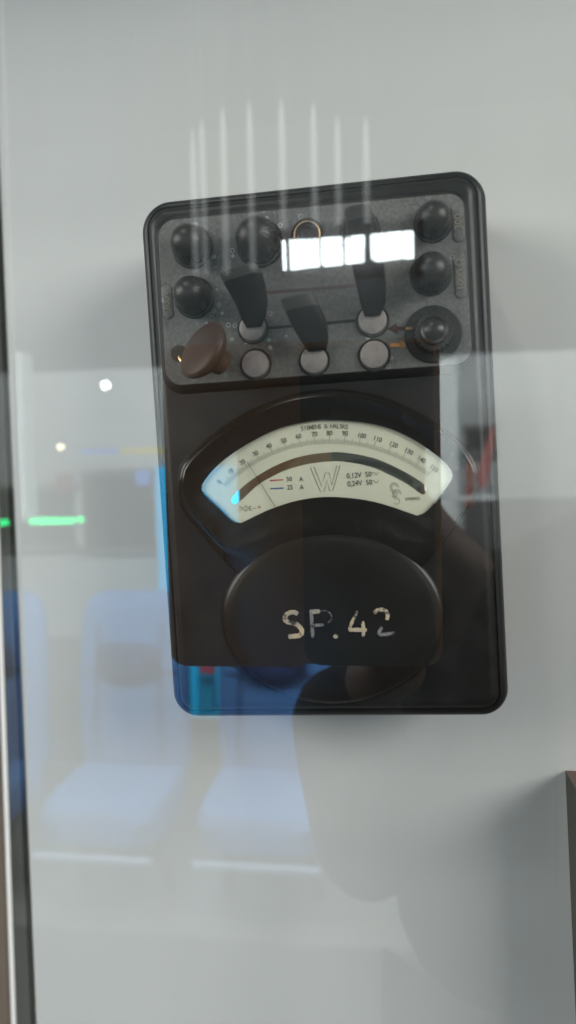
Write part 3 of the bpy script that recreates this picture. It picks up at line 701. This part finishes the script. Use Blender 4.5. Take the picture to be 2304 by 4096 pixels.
# lit sign and hanging light tubes
VS = .60
c0 = behind(1390, 1000, VS); sg = empty('lit_sign', (c0.x, c0.y, c0.z)); tag(sg, 'glaring white lit sign of blocky glyphs mirrored over the terminals', 'sign')
def glyph(pts):
    mx_ = (min(x for x, y in pts)+max(x for x, y in pts))/2; hw = max(x for x, y in pts)-mx_; k_ = (hw-2.5)/hw
    f = [behind(1100+(mx_+(x-mx_)*k_)*.41408, 760+y*.41408, VS) for x, y in pts]
    o = B().loft([[q for q in f], [q+Vector((0, -.002, 0)) for q in f]], True, True).build('lit_glyph', M['sign'], None, False); o.parent = sg; o.matrix_parent_inverse = Matrix.Translation(-sg.location)
glyph([(62, 490), (84, 480), (104, 490), (114, 765), (94, 777), (72, 768)])
glyph([(132, 490), (145, 478), (345, 470), (360, 482), (372, 466), (410, 466), (424, 480), (434, 720), (424, 742), (372, 746), (355, 746), (160, 772), (144, 762)])
glyph([(436, 470), (452, 458), (640, 447), (656, 460), (656, 500), (640, 530), (660, 548), (665, 700), (650, 718), (490, 738), (448, 722), (440, 690)])
glyph([(668, 490), (690, 448), (722, 466), (735, 440), (860, 428), (870, 440), (870, 560), (848, 574), (868, 592), (868, 680), (858, 696), (690, 716), (676, 705)])
glyph([(914, 440), (930, 424), (1050, 412), (1066, 420), (1080, 408), (1225, 396), (1246, 410), (1258, 394), (1325, 388), (1343, 404), (1348, 640), (1338, 662), (1258, 664), (1246, 656), (1060, 684), (975, 690), (922, 655)])
b = B(); a = behind(1390, 1000, VS); b.box((-.060, -.016, -.021), (.060, -.004, .021)); b.build('sign_housing', M['signframe'], sg, False)
for ti, (u0, v0, u1) in enumerate(((770, 516, 790), (806, 482, 828), (890, 436, 912), (996, 410, 1020), (1124, 398, 1152), (1252, 418, 1276), (1348, 464, 1372), (1462, 470, 1480))):
    V = 1.3; a = behind(u0, v0, V)
    zb = behind(u0, 1100 if u0 < 950 else 1082, V).z
    t = empty('light_tube', (a.x, a.y, zb)); tag(t, ['leftmost and shortest of the slim pale vertical light tubes', 'second slim light tube from the left, close beside the leftmost', 'third slim light tube from the left', 'fourth slim light tube from the left, in front of the large dark knob', 'fifth slim light tube from the left, tallest of the row', 'sixth slim light tube, over the brass ring', 'seventh slim light tube, second from the right', 'rightmost of the slim pale vertical light tubes'][ti], 'light tube', 'vertical light tubes mirrored above the instrument')
    B().lathe(Vector((0, 0, 0)), [(.002, 0), (.0048, .003), (.0052, .02), (.0052, (a.z-zb)*.8), (.0034, a.z-zb-.02), (.0012, a.z-zb)], 12, Vector((0, 0, 1)), cap0=True).build('tube_glass', M['tube'], t)
    B().lathe(Vector((0, 0, a.z-zb)), [(.0012, 0), (.0004, .01), (.0004, 2.99-a.z)], 8, Vector((0, 0, 1))).build('cord', M['seal'], t)

# ------------------------------------------------------------------ photographer with phone in an open wallet case
yp = -YG-.004
ph = empty('phone', (0, yp, CAM_W.z-.108)); tag(ph, 'grey phone in an open brown leather wallet case held at the glass', 'phone')
def pbox(name, x0, x1, z0, z1, y0, y1, m):
    rg = []
    for (yy, i_) in ((y0, .0015), (y0-.001, 0), (y1+.001, 0), (y1, .0015)):
        c4 = [(x0+i_, z1-i_), (x1-i_, z1-i_), (x1-i_, z0+i_), (x0+i_, z0+i_)]
        rg.append([(x, yy, z) for x, z in rquad(c4, .009, 6)])
    return B().loft(rg, True, True).build(name, m, ph)
pbox('phone_body', -.050, .022, 0, .176, 0, -.009, M['phone'])
pbox('wallet_flap', -.128, -.048, -.002, .180, -.001, -.005, M['leather'])
pbox('wallet_back', -.060, .026, -.002, .180, -.0105, -.014, M['leather'])
def skin_mesh(name, verts, edges, m, parent, sub=2, root=0):
    me = bpy.data.meshes.new(name); me.from_pydata([v[0] for v in verts], edges, []); o = link(name, me, m, None, False)
    o.parent = parent; o.matrix_parent_inverse = Matrix.Translation(-parent.location)
    md = o.modifiers.new('skin', 'SKIN'); md.use_smooth_shade = True
    for i, v in enumerate(verts):
        r0 = v[1] if isinstance(v[1], tuple) else (v[1], v[1])
        me.skin_vertices[0].data[i].radius = r0; me.skin_vertices[0].data[i].use_root = (i == root)
    s = o.modifiers.new('sub', 'SUBSURF'); s.levels = sub; s.render_levels = sub
    return o
Y = -YG-.34
pe = empty('person', (.12, Y-.05, 0)); tag(pe, 'person in a dark coat holding up a phone, mirrored in the glass', 'person')
bv = [((.12, Y-.06, 1.30), .09), ((.07, Y-.03, 1.42), .055), ((.01, Y-.02, 1.47), .055), ((-.04, Y-.01, 1.52), (.075, .085)), ((-.052, Y-.01, 1.585), (.076, .085)), ((-.055, Y-.015, 1.625), (.04, .045))]
skin_mesh('body', bv, [(i, i+1) for i in range(5)], M['skin'], pe)
hv = [((-.035, Y-.07, 1.48), .055), ((-.052, Y-.055, 1.57), (.084, .076)), ((-.056, Y-.03, 1.62), (.07, .07)), ((-.058, Y-.01, 1.645), (.035, .035))]
skin_mesh('hair', hv, [(0, 1), (1, 2), (2, 3)], M['hair'], pe)
cv = [((.15, Y-.08, .95), (.17, .12)), ((.15, Y-.08, 1.12), (.17, .12)), ((.155, Y-.07, 1.32), (.17, .11)), ((.20, Y-.06, 1.46), (.10, .08)),
      ((.04, Y-.05, 1.33), .066), ((-.036, Y+.0, 1.13), .046), ((-.035, Y+.24, 1.405), .046),
      ((.31, Y-.05, 1.52), .065), ((.38, Y-.03, 1.20), .055), ((.375, Y+.02, .98), .042)]
skin_mesh('coat', cv, [(0, 1), (1, 2), (2, 3), (3, 4), (4, 5), (5, 6), (3, 7), (7, 8), (8, 9)], M['coat'], pe)
tv = [((.14, Y-.08, .96), (.15, .11)), ((.05, Y-.08, .82), .085), ((.04, Y-.07, .48), .06), ((.04, Y-.09, .07), .045), ((.04, Y+.03, .035), .04), ((.23, Y-.08, .82), .085), ((.24, Y-.07, .48), .06), ((.24, Y-.09, .07), .045), ((.24, Y+.03, .035), .04)]
skin_mesh('trousers', tv, [(0, 1), (1, 2), (2, 3), (3, 4), (0, 5), (5, 6), (6, 7), (7, 8)], M['coat'], pe)
# hands: palm behind the lower edge of the phone, fingers round its sides
def hand(palm, wrist, tips, thumb):
    vs = [(wrist, .021), (palm, (.027, .016))]; es = [(0, 1)]
    skin_mesh('hand', vs, es, M['skin'], pe)
    b = B()
    for tp_ in tips+[thumb]:
        b.tube([palm, *tp_], [.010, .009, .0082, .006][:len(tp_)+1], 10)
    o = b.build('fingers', M['skin'], None); o.parent = pe; o.matrix_parent_inverse = Matrix.Translation(-pe.location)
zc = CAM_W.z
hand(Vector((.006, yp-.034, zc-.118)), Vector((-.022, yp-.075, zc-.140)), [[Vector((.010, yp-.026, zc-.100+k*.014)), Vector((.020, yp-.020, zc-.094+k*.016)), Vector((.0195, yp-.0145, zc-.088+k*.017))] for k in range(4)], [Vector((-.02, yp-.035, zc-.09)), Vector((-.035, yp-.026, zc-.06))])
hand(Vector((.372, Y+.03, .885)), Vector((.375, Y+.02, .96)), [[Vector((.352+k*.013, Y+.055, .845)), Vector((.354+k*.012, Y+.06, .815-.006*(k in (1, 2)))), Vector((.358+k*.011, Y+.048, .795-.008*(k in (1, 2))))] for k in range(4)], [Vector((.345, Y+.06, .875)), Vector((.343, Y+.075, .85))])
